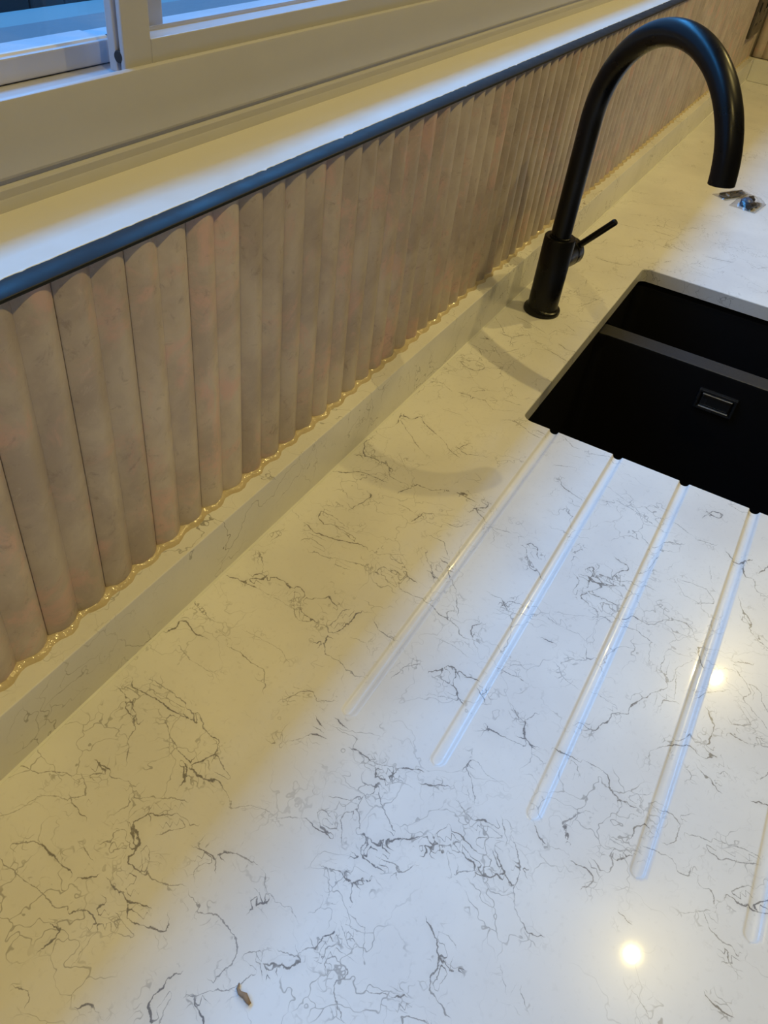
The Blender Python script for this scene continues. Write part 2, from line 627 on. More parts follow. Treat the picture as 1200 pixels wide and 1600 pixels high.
# left hand sash on the back track
b = MB()
lx0, lx1 = WX0 + .051, .4227
b.box((lx0 + .04, .1213, .3545), (lx1, .1487, .3676), .0010)
b.box((lx0, .1213, .3545), (lx0 + .04, .1487, sz1), .0010)
b.box((lx1 + .0240, .1222, .3545), (lx1 + .050, .1487, sz1), .0010)
b.box((lx0 + .04, .1213, sz1 - .035), (lx1 + .050, .1487, sz1), .0010)
sash2 = b.build('sliding_sash', M['frame'], win)
b = MB().box((lx0 + .035, .1268, .3670), (lx1 + .026, .1310, sz1 - .034))
b.build('glass_pane', M['glass'], sash2)
b = MB().prism([(.1240, .3674), (.1267, .3674), (.1267, .3690), (.1250, .3688)], lx0 + .04, lx1)
b.build('glazing_bead', M['sill'], sash2)
b = MB().box((lx1 + .0004, .1198, .3540), (lx1 + .0034, .1267, .3690))
o = b.build('brush_seal', M['rubber'], sash2)
b = MB().prism([(.1740, .3470), (.3420, OS_Z), (.3420, OS_Z - .03), (.3360, OS_Z - .03), (.3360, OS_Z - .008), (.1740, .335)], WX0 - .06, WX1 + .06)
o = b.build('outer_sill', M['outer'], win)

# ------------------------------------------------------------------ outdoors, seen only through the panes
b = MB().box((-8, YW + WALL_T, -ZC - .25), (9, 14, -ZC - .15))
paving = structure(at_base(b.build('ground_outside', M['paving'])))
gw = empty('garden_wall', V3(0, 1.25, -ZC - .15))
tag(gw, 'pale rendered garden wall outside, behind the window glass', 'wall')
H = .90 + .15
gb = MB().box((-5, 0, 0), (6, .10, H + GW_Z))
gb.build('wall_body', M['render'], gw)
gb = MB().box((-5, -.03, H + GW_Z), (6, .13, H + GW_Z + .020), .004)
gb.build('coping', M['coping'], gw)
gf = empty('garden_fence', V3(2.3, 2.2, -ZC - .15))
tag(gf, 'dark fence outside, seen at the top of the left window pane', 'fence')
for k in range(16):
    MB().box((-1.2 + k * .15, 0, 0), (-1.2 + k * .15 + .143, .02, 2.0), .003).build('fence_board', M['fence'], gf)
gfr = MB().box((-1.2, .02, .4), (1.2, .06, .48)).box((-1.2, .02, 1.5), (1.2, .06, 1.58))
gfr.build('fence_rail', M['fence'], gf)

# ------------------------------------------------------------------ worktop with routed drainer grooves
SX0, SX1, SY0, SY1, SR = .7453, 1.2545, -.5190, -.1195, .0125
GX0 = .3050
GROOVES = [-.1590, -.2328, -.3065, -.3798, -.4535]
GHW = .0053
CX0, CX1, CY0, CY1 = -.60, ROOM_X1 - .0005, -.620, YW - .0005


def lines(req, lo, hi, step_f):
    """sorted grid lines holding every required one"""
    out = [lo]
    req = sorted(set(req))
    x = lo
    while x < hi - 1e-9:
        s = step_f(x)
        nxt = x + s
        r = [q for q in req if x + 1e-7 < q <= nxt + s * .45]
        if r:
            nxt = r[0]
        nxt = min(nxt, hi)
        out.append(nxt)
        x = nxt
    return out


def xstep(x):
    if x < -.01:
        return .05
    if GX0 - .002 < x < GX0 + .010:
        return .0009
    if x < 1.75:
        return .0030
    return .06


def ystep(y):
    if any(abs(y - g) < GHW + .0008 for g in GROOVES):
        return .00088
    if y < -.60:
        return .01
    return .0030


XL = np.array(lines([0., SX0, SX0 + SR, SX1 - SR, SX1, GX0], CX0, CX1, xstep))
YL = np.array(lines([SY0, SY0 + SR, SY1 - SR, SY1, 0.] + [g - GHW for g in GROOVES] + GROOVES, CY0, CY1, ystep))
NX, NY = len(XL), len(YL)
GX, GY = np.meshgrid(XL, YL, indexing='ij')


def groove_depth(X, Y):
    D = np.zeros_like(X)
    t = np.clip((X - GX0) / (SX0 - GX0), 0, 1)
    dep = .0013 + .0032 * t ** .8
    hw = np.where(X < GX0 + GHW, np.sqrt(np.clip(GHW ** 2 - (GX0 + GHW - X) ** 2, 0, None)), GHW)
    inside = (X >= GX0) & (X <= SX0 + 1e-6)
    for g in GROOVES:
        q = np.clip(1 - (np.abs(Y - g) / np.maximum(hw, 1e-6)) ** 2, 0, 1)
        D = np.maximum(D, np.where(inside, dep * np.sqrt(q) * np.minimum(1, q * 2.5 + .15 * (q > 0)), 0))
    return D


GZ = -groove_depth(GX, GY)

# grey veins of the slab, as polylines on the worktop in half millimetres: thickness class, x y x y ...
VEINS = '''2 305 -4 309 -27 317 -38 328 -59 326 -82 324 -99 321 -105 307 -89;2 336 -81 352 -95 358 -115 363 -131;2 336 -81 325 -95 321 -105;
3 301 -96 300 -108 297 -119;1 241 -35 257 -47 286 -54 295 -65 301 -82 301 -96;2 226 -78 241 -92 242 -106;3 242 -106 240 -126 237 -153;
2 207 -74 203 -91 202 -111 203 -132;2 203 -132 202 -152 199 -169 197 -176 206 -185;3 160 -195 172 -199 180 -198 185 -199 184 -191;
3 206 -195 214 -203 217 -213 228 -215;3 217 -213 211 -225;3 252 -207 249 -227 249 -237 237 -248;3 246 -240 253 -251 253 -259;
2 213 -232 223 -243 234 -251 233 -262;3 233 -262 238 -283 244 -299 251 -298 255 -293;2 253 -226 264 -227;
3 343 -184 333 -182 323 -178 318 -181 319 -191 313 -194 309 -203 300 -205 300 -198 311 -190 313 -181;3 343 -184 346 -192 354 -208;
2 284 -183 291 -187 297 -195 305 -196;3 298 -206 289 -203 282 -208 280 -227 283 -238;2 283 -238 283 -256 293 -276;
2 283 -165 290 -172 298 -167 305 -166 312 -176;2 302 -222 295 -229 283 -232;2 331 -217 343 -225 359 -242;1 319 -150 341 -158 346 -150 359 -147;
1 345 -154 361 -170 375 -198;3 165 -348 176 -334 186 -332 199 -335 207 -331 215 -336;1 169 -354 187 -349 195 -347;3 238 -176 246 -183;
3 141 -275 145 -282;1 145 -282 144 -294;3 362 -83 361 -98;2 119 -205 122 -218 116 -221;1 170 -235 201 -231 211 -242 220 -269;1 362 -217 361 -230;
2 267 -150 263 -162;2 302 -185 301 -194 305 -196;3 417 -194 418 -210 425 -225 426 -237;3 418 -210 424 -231;
1 423 -240 413 -260 403 -267 422 -286 427 -304 427 -326 446 -357 444 -369;3 342 -264 343 -277 345 -291 355 -297 361 -308;2 361 -308 363 -322 363 -333;
3 345 -291 335 -298;1 312 -285 319 -280 330 -286;3 444 -369 442 -380 442 -393;2 444 -369 451 -380;2 493 -374 498 -392 515 -404 523 -415;
2 514 -405 493 -409 482 -397 470 -397 448 -413;2 493 -409 476 -423 469 -431;3 469 -431 465 -449 468 -460 484 -469;2 528 -420 508 -442 494 -463;
3 465 -449 453 -448;3 463 -441 451 -439 441 -443;3 437 -440 443 -449 441 -460 442 -470;3 467 -458 465 -469;2 405 -414 411 -433;
3 410 -438 406 -444 407 -456 412 -465 420 -468 420 -460 410 -454 409 -442;2 404 -454 389 -463;1 405 -416 397 -426 375 -438;
2 358 -356 346 -366 343 -376 340 -387;2 325 -361 335 -364;3 318 -368 326 -371 333 -378;1 339 -388 342 -402 338 -416;
2 291 -301 289 -313 279 -314 289 -328 291 -347 284 -365 279 -375 267 -384 252 -382 239 -378;2 209 -367 221 -378 236 -399 259 -410;
3 204 -376 201 -384 195 -393;2 277 -392 282 -400;2 273 -407 277 -418;3 272 -422 276 -419 284 -425 286 -431;2 286 -431 272 -422;
3 286 -431 284 -436 287 -442 301 -449;2 301 -449 302 -441 298 -428;2 303 -440 318 -450 319 -460 316 -470 306 -477;
2 315 -472 324 -478 324 -485 321 -501 312 -502 304 -493;3 326 -456 336 -456 347 -464;2 314 -470 329 -466 338 -474;
2 349 -480 344 -486 342 -491 348 -494 351 -487 349 -480;1 356 -431 366 -435 374 -444;1 359 -468 348 -480;1 372 -474 370 -493 347 -506;
2 303 -493 285 -505 278 -517;2 314 -532 321 -544 327 -560;3 558 -399 547 -407 552 -417 570 -426;3 547 -407 536 -414 533 -404;
2 466 -364 469 -373 466 -380;2 452 -390 459 -403;1 456 -371 461 -365;3 472 -453 485 -470 497 -488 502 -492;2 508 -501 517 -512 529 -515 536 -519;
3 505 -519 490 -513;3 505 -519 497 -507;3 509 -525 500 -533;3 514 -514 507 -526;3 509 -511 497 -520;2 508 -525 517 -534;
3 535 -528 538 -539 533 -553 527 -569;2 511 -532 515 -550 522 -558;2 516 -534 530 -544;3 515 -557 512 -565 512 -575 505 -576;
2 505 -576 493 -561 483 -556;2 527 -569 530 -580 530 -589 522 -591 514 -586 507 -588;3 504 -584 508 -599 514 -598 517 -604 512 -610;
3 539 -594 529 -604 516 -619 511 -628;2 511 -628 503 -632;3 512 -610 512 -626;2 511 -628 525 -628 540 -627 556 -617 567 -606;
2 575 -522 567 -537 565 -548;3 567 -551 573 -558 573 -570;2 548 -563 557 -576 563 -589;1 503 -632 486 -641 477 -654;3 477 -654 471 -663 473 -675;
3 416 -557 409 -565 397 -577 385 -583 389 -587 378 -588 365 -585;2 365 -585 354 -587 347 -601 340 -617;1 414 -567 416 -581 412 -590;
3 382 -598 389 -608 383 -604 382 -598;1 380 -601 367 -598;2 314 -532 326 -554;3 326 -554 329 -564;2 306 -579 311 -575 317 -580 319 -590 321 -601;
1 414 -654 402 -663;2 404 -684 400 -687;3 602 -622 590 -633 587 -645;1 587 -645 590 -659;2 611 -662 628 -653 642 -662 652 -663;1 503 -537 485 -552;
2 467 -428 468 -441 463 -449;3 541 -624 537 -630;2 584 -583 574 -590;2 454 -476 459 -488 454 -494 447 -493 465 -508;2 639 -661 653 -662 661 -673;
3 628 -654 612 -666;3 584 -687 586 -699 583 -708 575 -712;2 575 -712 563 -707;
2 599 -708 594 -717 596 -727 607 -729 616 -727 619 -720 633 -724 633 -733;3 619 -732 625 -738 634 -745;3 671 -738 681 -740 689 -753 687 -756;
2 653 -734 667 -740;2 725 -770 725 -782 718 -791 703 -794 686 -792;3 686 -792 680 -786;1 728 -788 738 -801;2 661 -763 661 -777 658 -780;
1 662 -786 659 -798 647 -806;2 647 -806 650 -821 657 -821;2 646 -840 650 -850 634 -857;2 710 -809 712 -821 714 -832;3 699 -839 698 -846;
2 695 -850 703 -860 706 -875 715 -892;2 721 -838 725 -860 731 -877 730 -894;2 655 -871 672 -882 678 -891;
3 655 -871 650 -883 651 -892 664 -905 676 -918;3 655 -896 654 -907 657 -921;1 598 -824 614 -843 620 -855;2 611 -852 599 -857 591 -874 591 -888;
3 571 -886 582 -886 585 -892;1 571 -886 565 -897;3 517 -877 512 -886 512 -896;1 476 -797 468 -812 459 -820;3 554 -759 552 -763;
3 709 -698 704 -714 705 -729;3 814 -884 816 -896;3 654 -801 652 -805;1 647 -719 646 -732 657 -740;1 679 -712 691 -713 704 -719;
3 482 -28 476 -32 479 -61 479 -80 477 -104 479 -125 483 -143 482 -151;2 503 -52 502 -83 498 -108 490 -134 484 -142;
2 469 -111 457 -114 442 -133 435 -155 429 -174;2 465 -21 460 -39 458 -48 464 -52;3 460 -39 445 -53 438 -73 435 -81 451 -62 457 -50;
2 434 -79 427 -86 416 -85 386 -109;2 489 -149 479 -165 476 -178;3 476 -178 477 -193;2 477 -193 468 -195 459 -204 446 -223 441 -237;
3 458 -203 442 -195 423 -186 411 -183 407 -191 400 -193;3 418 -180 416 -192 418 -214 427 -227 426 -236;3 431 -172 424 -184;
3 421 -191 420 -206 417 -215;2 425 -239 414 -261;1 357 -115 362 -128 359 -145;2 336 -156 348 -155 360 -168 372 -188 380 -208;2 569 -47 564 -63 560 -74;
1 560 -74 562 -116;3 586 -8 596 -14 610 -10 616 -15 610 -32 605 -46 606 -62;2 654 -6 644 -22 640 -46;2 656 -9 648 -28 640 -46;2 613 -107 614 -126;
3 614 -126 611 -141;2 611 -141 608 -161 608 -174 594 -186 580 -194;1 651 -108 652 -124 655 -153 654 -173 640 -194;1 630 -67 626 -97;
3 732 -15 735 -36 750 -48 761 -67 769 -55 759 -45;3 735 -36 737 -62;1 737 -62 736 -100 735 -137;3 766 -63 775 -80 776 -100 766 -115 778 -119 774 -142;
3 772 -103 770 -117 774 -126;2 766 -119 749 -133 752 -145;3 752 -145 739 -150 734 -165 732 -181;2 744 -134 727 -148 716 -158 731 -183;
2 774 -142 759 -140;2 764 -147 784 -172;3 784 -172 798 -175 783 -182 781 -194;2 731 -183 735 -208 721 -213 732 -225;3 732 -225 748 -230 787 -234;
2 735 -208 757 -213 773 -207 781 -214;3 721 -213 711 -221 699 -213;2 706 -220 686 -233 687 -249 683 -270 680 -287;2 580 -229 591 -236 608 -242;
3 608 -242 616 -258;2 616 -258 606 -269 618 -289;3 579 -290 574 -300;3 553 -293 559 -303 559 -308;1 526 -274 550 -292;2 512 -256 512 -266 519 -254;
3 596 -316 593 -326;2 806 -11 794 -37;1 794 -37 775 -51;2 864 -91 866 -128;2 860 -144 861 -163;3 568 -359 567 -384 559 -398 546 -406 549 -414 562 -424;
2 562 -424 578 -424;3 578 -424 583 -436 589 -450;2 565 -394 572 -413 578 -424;3 545 -406 535 -415 533 -405;1 536 -416 559 -435 560 -448;
3 576 -468 589 -491;3 753 -390 767 -401 777 -406 775 -423 773 -443 777 -452;2 765 -402 748 -404 746 -422;3 746 -422 746 -431 734 -443 727 -451;
2 761 -423 747 -427;3 777 -409 766 -424;1 712 -407 721 -430 725 -441;2 711 -344 735 -351 752 -364;3 764 -466 750 -481;2 773 -474 761 -477;
3 705 -505 709 -514 707 -530;3 709 -506 707 -521 707 -530;2 706 -531 708 -550 711 -566 716 -576;2 767 -555 750 -547;3 750 -547 723 -557 716 -573;
2 762 -522 745 -540;1 705 -568 701 -593 694 -598;3 632 -503 648 -507;1 648 -507 646 -520 637 -532 635 -552;2 632 -504 616 -519 594 -535;
2 872 -266 875 -292 879 -322 864 -340;3 864 -340 861 -365;2 861 -365 857 -384 841 -395 846 -422;2 861 -365 874 -353 887 -366;2 911 -354 882 -372;
3 855 -408 873 -403 884 -413;1 892 -407 884 -413;2 883 -209 883 -227 876 -246;2 908 -228 909 -245 923 -249 935 -235;2 909 -245 886 -256 874 -265;
3 909 -260 905 -273;2 984 -257 965 -270;2 958 -283 948 -292;3 928 -302 938 -293 935 -304;2 956 -399 956 -420;3 956 -420 940 -437;
3 946 -428 960 -434 965 -449;3 1056 -435 1055 -449 1049 -460;2 1076 -416 1056 -435;2 818 -476 818 -489;2 818 -489 818 -507 817 -517;
1 977 -473 965 -497 958 -526;3 970 -308 952 -324;2 952 -324 931 -343;3 757 -229 774 -234 786 -232;2 785 -267 775 -279 773 -303;
1 739 -256 741 -275 733 -286;2 680 -275 675 -291 679 -302;2 877 -553 861 -565;1 816 -371 816 -397 811 -419;3 916 -516 916 -526;
2 878 -156 884 -175 885 -197;1 837 -492 853 -515;3 794 -624 790 -636 796 -644 814 -649 823 -657;2 823 -657 837 -655 853 -678 866 -677;
3 866 -677 883 -684 903 -696;2 903 -696 918 -704 937 -719 956 -710 966 -715 962 -725 933 -732;2 956 -710 964 -699 991 -698;
2 892 -719 909 -718 916 -734;3 1119 -522 1128 -528 1114 -539 1120 -555 1119 -569;3 1098 -524 1105 -542 1098 -562 1105 -576;
3 1091 -537 1093 -563 1063 -543 1043 -533;3 1119 -531 1103 -553;3 1084 -535 1110 -534;3 1128 -570 1139 -570 1154 -579 1157 -587 1169 -585 1176 -562;
2 1129 -571 1122 -581 1136 -601 1141 -624 1140 -637;2 1044 -534 1034 -552 1029 -567 1024 -585 1018 -597;3 1062 -550 1063 -573 1063 -591;
2 1014 -571 1024 -585;2 1061 -570 1036 -577;3 1045 -618 1054 -628 1052 -639;2 1052 -639 1051 -655 1056 -663;2 1056 -663 1076 -674 1088 -691;
3 1091 -696 1095 -711 1086 -720;2 1023 -622 1025 -643 1014 -672;1 1017 -668 977 -677;1 878 -554 862 -565 855 -579 853 -592;
2 880 -553 903 -568 910 -585 923 -598;2 937 -579 920 -587;1 861 -622 856 -654;3 731 -607 734 -617 730 -631;2 714 -644 721 -641;
2 736 -650 737 -669 734 -682;3 734 -682 715 -692 705 -706 704 -717;2 713 -694 703 -703;1 704 -717 720 -720 736 -742;
3 831 -745 843 -757 851 -772 845 -784;2 845 -784 839 -797;3 839 -797 853 -815 857 -804;3 928 -784 918 -793 907 -800 884 -799 868 -800;
2 868 -800 861 -781 872 -770 854 -760;3 1020 -759 1034 -747 1049 -742 1054 -746;3 1310 -748 1315 -764 1328 -777;3 1316 -769 1287 -773 1276 -781;
2 1276 -781 1281 -797 1252 -802 1250 -816;3 1321 -739 1312 -747;2 1210 -780 1186 -791;3 1186 -791 1168 -809 1141 -814;2 1141 -814 1131 -826 1121 -846;
2 1181 -792 1156 -795 1160 -809;3 1139 -828 1128 -833;3 1057 -803 1067 -824;2 1037 -810 1023 -827 1005 -839 989 -828;
2 1023 -827 1022 -851 999 -855 984 -868;2 952 -766 969 -779 983 -797;2 960 -835 944 -850 933 -838 926 -820 930 -818;
3 908 -823 916 -827 907 -826 904 -843;2 986 -828 971 -848 960 -861 949 -874;2 912 -861 924 -862 925 -867;2 913 -866 915 -880;
2 1194 -671 1197 -694 1199 -723 1174 -745 1154 -720;1 1185 -670 1158 -693 1157 -713;1 1258 -717 1231 -726;2 1260 -612 1280 -628 1293 -654;
2 1325 -685 1332 -708;3 1173 -610 1187 -618;2 1187 -618 1226 -623;2 790 -786 803 -791 806 -785;3 811 -813 802 -825;2 820 -795 808 -809 813 -821;
2 833 -826 840 -829 837 -832;1 780 -730 806 -725 829 -744;2 1145 -487 1166 -492 1160 -499;2 1145 -487 1120 -492;2 1088 -510 1079 -520 1052 -519;
2 854 -879 870 -887;3 812 -881 816 -893;3 1306 -800 1332 -812;2 913 -792 907 -800;1 986 -513 991 -534 1004 -553;1 939 -716 986 -722 1014 -737;
3 1300 -25 1329 -17 1329 -44 1354 -55 1335 -70 1316 -109;2 1308 -29 1285 -57 1250 -102;2 1316 -109 1304 -135 1280 -160;3 1280 -160 1274 -180;
3 1300 -173 1292 -187 1291 -197;3 1300 -173 1320 -181;2 1291 -197 1307 -229;2 1214 -8 1196 -3;3 1196 -3 1152 -27 1147 -15;
3 1152 -27 1160 -50 1159 -71 1150 -93;2 1136 -64 1167 -71 1146 -88;3 1146 -88 1130 -100;2 1130 -100 1126 -128 1130 -155;
3 1101 -142 1119 -151 1140 -157;2 1140 -157 1139 -189 1158 -208;3 1158 -208 1167 -236 1162 -272;3 1170 -235 1176 -265 1177 -292;
3 1077 -8 1085 -25 1104 -43 1108 -60 1107 -86 1109 -99;3 1008 -91 1034 -100 1056 -103 1060 -94;2 981 -49 989 -65;3 962 -49 942 -55 933 -73;
2 933 -73 942 -81 941 -113 937 -136 929 -139 933 -121;2 962 -49 962 -73 952 -109;3 907 -76 911 -100 918 -128 927 -150 926 -163;3 914 -48 908 -63;
2 880 -66 890 -71 886 -89 884 -100;1 859 -93 868 -123 877 -153 883 -180;2 883 -206 903 -216 900 -239;2 881 -212 878 -243;
2 930 -219 927 -242 909 -260 882 -258;3 1045 -201 1072 -207;2 1072 -207 1083 -227;1 1083 -227 1102 -263;2 1064 -186 1067 -165;3 1142 -281 1160 -300;
3 1141 -286 1129 -309;2 1072 -253 1075 -276 1092 -290;2 1025 -247 1024 -274 999 -295;3 979 -296 977 -311;2 857 -8 875 -18;2 848 -19 862 -23;
2 803 -6 809 -15 794 -38;2 1495 -112 1501 -147;2 985 -259 965 -271;2 956 -282 940 -295;2 931 -183 942 -185 921 -184;1 921 -184 948 -226;
2 929 -9 923 -21;1 1255 -6 1277 -22;1 1202 -82 1164 -123;3 1616 -27 1604 -46 1604 -72 1628 -86;2 1628 -86 1643 -77 1649 -55 1634 -32;
2 1713 -8 1707 -37 1714 -57 1727 -91 1767 -114;2 1704 -39 1681 -54;3 1761 -22 1763 -44 1770 -27;2 1739 -63 1706 -95;3 1818 -52 1815 -80 1844 -95;
2 1815 -80 1782 -90 1798 -96;2 1883 -5 1820 -60;2 1930 -46 1921 -83 1901 -137;2 1496 -9 1504 -34 1489 -58;3 1495 -87 1497 -104;
2 1490 -116 1505 -146 1517 -161;2 1523 -111 1542 -129 1542 -113;1 1499 -148 1479 -173 1501 -212;2 1532 -179 1535 -213;2 1565 -4 1564 -26;
2 1460 -213 1487 -249;2 1466 -226 1462 -255 1449 -272 1445 -300;3 1468 -291 1466 -303;2 1905 -153 1930 -158 1937 -191 1944 -212;2 1981 -171 1962 -201;
3 1818 -182 1809 -207 1800 -232;3 1866 -195 1853 -217 1856 -238;2 1835 -140 1838 -156;1 1409 -86 1413 -120;2 1477 -350 1460 -374 1463 -386;
2 1459 -411 1476 -448 1471 -480;3 1332 -390 1314 -402 1308 -422;2 1308 -422 1300 -445;2 1341 -514 1333 -549 1316 -592;
3 1405 -674 1432 -684 1438 -705 1417 -703 1421 -675;2 1475 -714 1467 -737 1477 -751;3 1106 -404 1119 -410 1113 -425 1096 -432;
2 1106 -404 1076 -421 1056 -450;2 1114 -329 1119 -361;3 1134 -281 1171 -304 1178 -295 1174 -262 1159 -216;2 1346 -633 1333 -660;2 1325 -681 1329 -706;
2 1135 -491 1167 -494;2 1272 -620 1288 -637;1 1373 -481 1351 -533;3 1326 -493 1329 -500;3 1276 -436 1275 -445;2 1375 -368 1389 -394;2 3163 -9 3183 -63;
2 3016 -13 3055 -40 3097 -126 3146 -197;3 2469 -105 2467 -128 2478 -175;2 2478 -175 2498 -203;3 2751 -276 2737 -308;3 2749 -385 2754 -418 2767 -460;
2 2912 -396 2892 -424 2907 -478;2 2571 -49 2585 -73 2632 -76;3 2836 -189 2835 -237;2 2801 -515 2780 -546 2821 -572;2 2806 -58 2808 -100 2824 -156;
2 2927 -262 2987 -303;2 2168 -115 2181 -152 2188 -191;2 2112 -166 2153 -182 2197 -194;2 2306 -99 2298 -123 2260 -131;2 2394 -179 2390 -207;
2 2619 -127 2642 -161 2686 -189;2 2599 -385 2593 -430;1 2681 -509 2637 -581;2 2928 -77 2951 -121;3 2604 -285 2621 -294;'''
SIDE = np.full((NX, NY), .05)
DIST = np.full((NX, NY), .05)
WID = np.zeros((NX, NY))
for item in VEINS.replace('\n', '').split(';'):
    q = item.split()
    if len(q) < 5:
        continue
    w = {1: .00034, 2: .00050, 3: .00074}[int(q[0])]
    P = np.array(q[1:], float).reshape(-1, 2) * .0005
    for a, c in zip(P[:-1], P[1:]):
        i0, i1 = np.searchsorted(XL, [min(a[0], c[0]) - .014, max(a[0], c[0]) + .014])
        j0, j1 = np.searchsorted(YL, [min(a[1], c[1]) - .014, max(a[1], c[1]) + .014])
        if i1 <= i0 or j1 <= j0:
            continue
        X, Y = GX[i0:i1, j0:j1], GY[i0:i1, j0:j1]
        ab = c - a
        L2 = max(ab @ ab, 1e-12)
        t = np.clip(((X - a[0]) * ab[0] + (Y - a[1]) * ab[1]) / L2, 0, 1)
        dx, dy = X - a[0] - t * ab[0], Y - a[1] - t * ab[1]
        d = np.hypot(dx, dy)
        sg = np.where(ab[0] * (Y - a[1]) - ab[1] * (X - a[0]) >= 0, 1., -1.)
        m = d < DIST[i0:i1, j0:j1]
        DIST[i0:i1, j0:j1][m] = d[m]
        SIDE[i0:i1, j0:j1][m] = (d * sg)[m]
        WID[i0:i1, j0:j1][m] = w

idx = np.arange(NX * NY).reshape(NX, NY)
hx = (XL[:-1] >= SX0 - 1e-6) & (XL[1:] <= SX1 + 1e-6)
hy = (YL[:-1] >= SY0 - 1e-6) & (YL[1:] <= SY1 + 1e-6)
keep = ~(hx[:, None] & hy[None, :])
q0 = idx[:-1, :-1][keep]
q1 = idx[1:, :-1][keep]
q2 = idx[1:, 1:][keep]
q3 = idx[:-1, 1:][keep]
faces = np.stack([q0, q1, q2, q3], 1).tolist()
verts = np.stack([GX.ravel(), GY.ravel(), GZ.ravel()], 1).tolist()
side, dist, wid = SIDE.ravel().tolist(), DIST.ravel().tolist(), WID.ravel().tolist()
ix0, ix1 = [int(np.argmin(abs(XL - v))) for v in (SX0, SX1)]
jy0, jy1 = [int(np.argmin(abs(YL - v))) for v in (SY0, SY1)]


def add_vert(p, src=None):
    verts.append(list(p))
    for lst, d0 in ((side, .05), (dist, .05), (wid, 0.)):
        lst.append(lst[src] if src is not None else d0)
    return len(verts) - 1


# loop round the cut-out, anticlockwise from above, rounded corners filled by small fans
loop = []


def corner(cx, cy, a0, sq, p_in, p_out):
    """arc about (cx, cy) from angle a0, quarter turn; sq: square corner vertex, p_in/p_out grid runs to it"""
    arc = []
    for k in range(1, 8):
        t = a0 + math.pi / 2 * k / 8
        arc.append(add_vert((cx + SR * math.cos(t), cy + SR * math.sin(t), 0), sq))
    faces.append([p_in[0]] + p_in[1:] + p_out[1:] + arc[::-1])
    return arc


def run(i0, j0, i1, j1):
    if i0 == i1:
        s = 1 if j1 > j0 else -1
        return [int(idx[i0, j]) for j in range(j0, j1 + s, s)]
    s = 1 if i1 > i0 else -1
    return [int(idx[i, j0]) for i in range(i0, i1 + s, s)]


ixa, ixb = [int(np.argmin(abs(XL - v))) for v in (SX0 + SR, SX1 - SR)]
jya, jyb = [int(np.argmin(abs(YL - v))) for v in (SY0 + SR, SY1 - SR)]
loop += run(ixa, jy0, ixb, jy0)
loop += corner(SX1 - SR, SY0 + SR, -math.pi / 2, int(idx[ix1, jy0]), run(ixb, jy0, ix1, jy0), run(ix1, jy0, ix1, jya))
loop += run(ix1, jya, ix1, jyb)
loop += corner(SX1 - SR, SY1 - SR, 0.0, int(idx[ix1, jy1]), run(ix1, jyb, ix1, jy1), run(ix1, jy1, ixb, jy1))
loop += run(ixb, jy1, ixa, jy1)
loop += corner(SX0 + SR, SY1 - SR, math.pi / 2, int(idx[ix0, jy1]), run(ixa, jy1, ix0, jy1), run(ix0, jy1, ix0, jyb))
loop += run(ix0, jyb, ix0, jya)
loop += corner(SX0 + SR, SY0 + SR, math.pi, int(idx[ix0, jy0]), run(ix0, jya, ix0, jy0), run(ix0, jy0, ixa, jy0))
n_top = len(faces)
SLAB = .020


def skirt(lp, inward):
    n = len(lp)
    ring = []
    cen = ((SX0 + SX1) / 2, (SY0 + SY1) / 2)
    for k, v in enumerate(lp):
        p = verts[v]
        a, c = verts[lp[k - 1]], verts[lp[(k + 1) % n]]
        tx, ty = c[0] - a[0], c[1] - a[1]
        L = math.hypot(tx, ty) or 1
        nx_, ny_ = -ty / L, tx / L                       # left of the walking direction: into the hole
        e_ = .0007 * inward
        top = add_vert(p, v)
        mid = add_vert((p[0] + nx_ * e_, p[1] + ny_ * e_, p[2] - .0009), v)
        bot = add_vert((p[0] + nx_ * e_, p[1] + ny_ * e_, -SLAB), v)
        ring.append((top, mid, mid, bot))
    for k in range(n):
        a, c = ring[k], ring[(k + 1) % n]
        faces.append([a[0], c[0], c[1], a[1]])
        faces.append([a[1], c[1], c[3], a[3]])
    return [r[3] for r in ring]


skirt(loop, 1.0)
rim = run(0, 0, 0, NY - 1) + run(0, NY - 1, NX - 1, NY - 1)[1:] + run(NX - 1, NY - 1, NX - 1, 0)[1:] + run(NX - 1, 0, 0, 0)[1:-1]
skirt(rim, 0.0)
for x0, y0, x1, y1 in ((CX0, CY0, SX0, CY1), (SX1, CY0, CX1, CY1), (SX0, CY0, SX1, SY0), (SX0, SY1, SX1, CY1)):
    q = [add_vert(p) for p in ((x0, y0, -SLAB), (x0, y1, -SLAB), (x1, y1, -SLAB), (x1, y0, -SLAB))]
    faces.append(q)
worktop = mesh_obj('worktop', verts, faces, M['quartz'])
sm = [True] * n_top + [False] * (len(faces) - n_top)
worktop.data.polygons.foreach_set('use_smooth', sm)
for nm, arr in (('vein_side', side), ('vein_dist', dist), ('vein_width', wid)):
    at = worktop.data.attributes.new(nm, 'FLOAT', 'POINT')
    at.data.foreach_set('value', np.array(arr, np.float32))
at_base(worktop)
tag(worktop, 'white quartz worktop with grey veins and drainer grooves beside the black sink', 'worktop')

# upstands
b = MB().box((CX0, .0002, .0004), (CX1 - .0215, .0222, .0568), .0008)
up = at_base(b.build('upstand', M['quartz_plain']))
tag(up, 'long low quartz upstand running under the fluted tiles beneath the window', 'upstand')
b = MB().prism([(-.0012, .0002), (.0002, .0016), (.0002, .0002)], CX0, CX1 - .022)
o = b.build('sealant_line', M['bezel'], up)
o['label'] = 'thin white sealant line'
b = MB().box((CX1 - .0405, -.60, .0004), (CX1 - .0205, -.0002, .0568), .0008)
up2 = at_base(b.build('upstand', M['quartz_plain']))
tag(up2, 'short quartz upstand in the far corner below the side wall tiles', 'upstand')

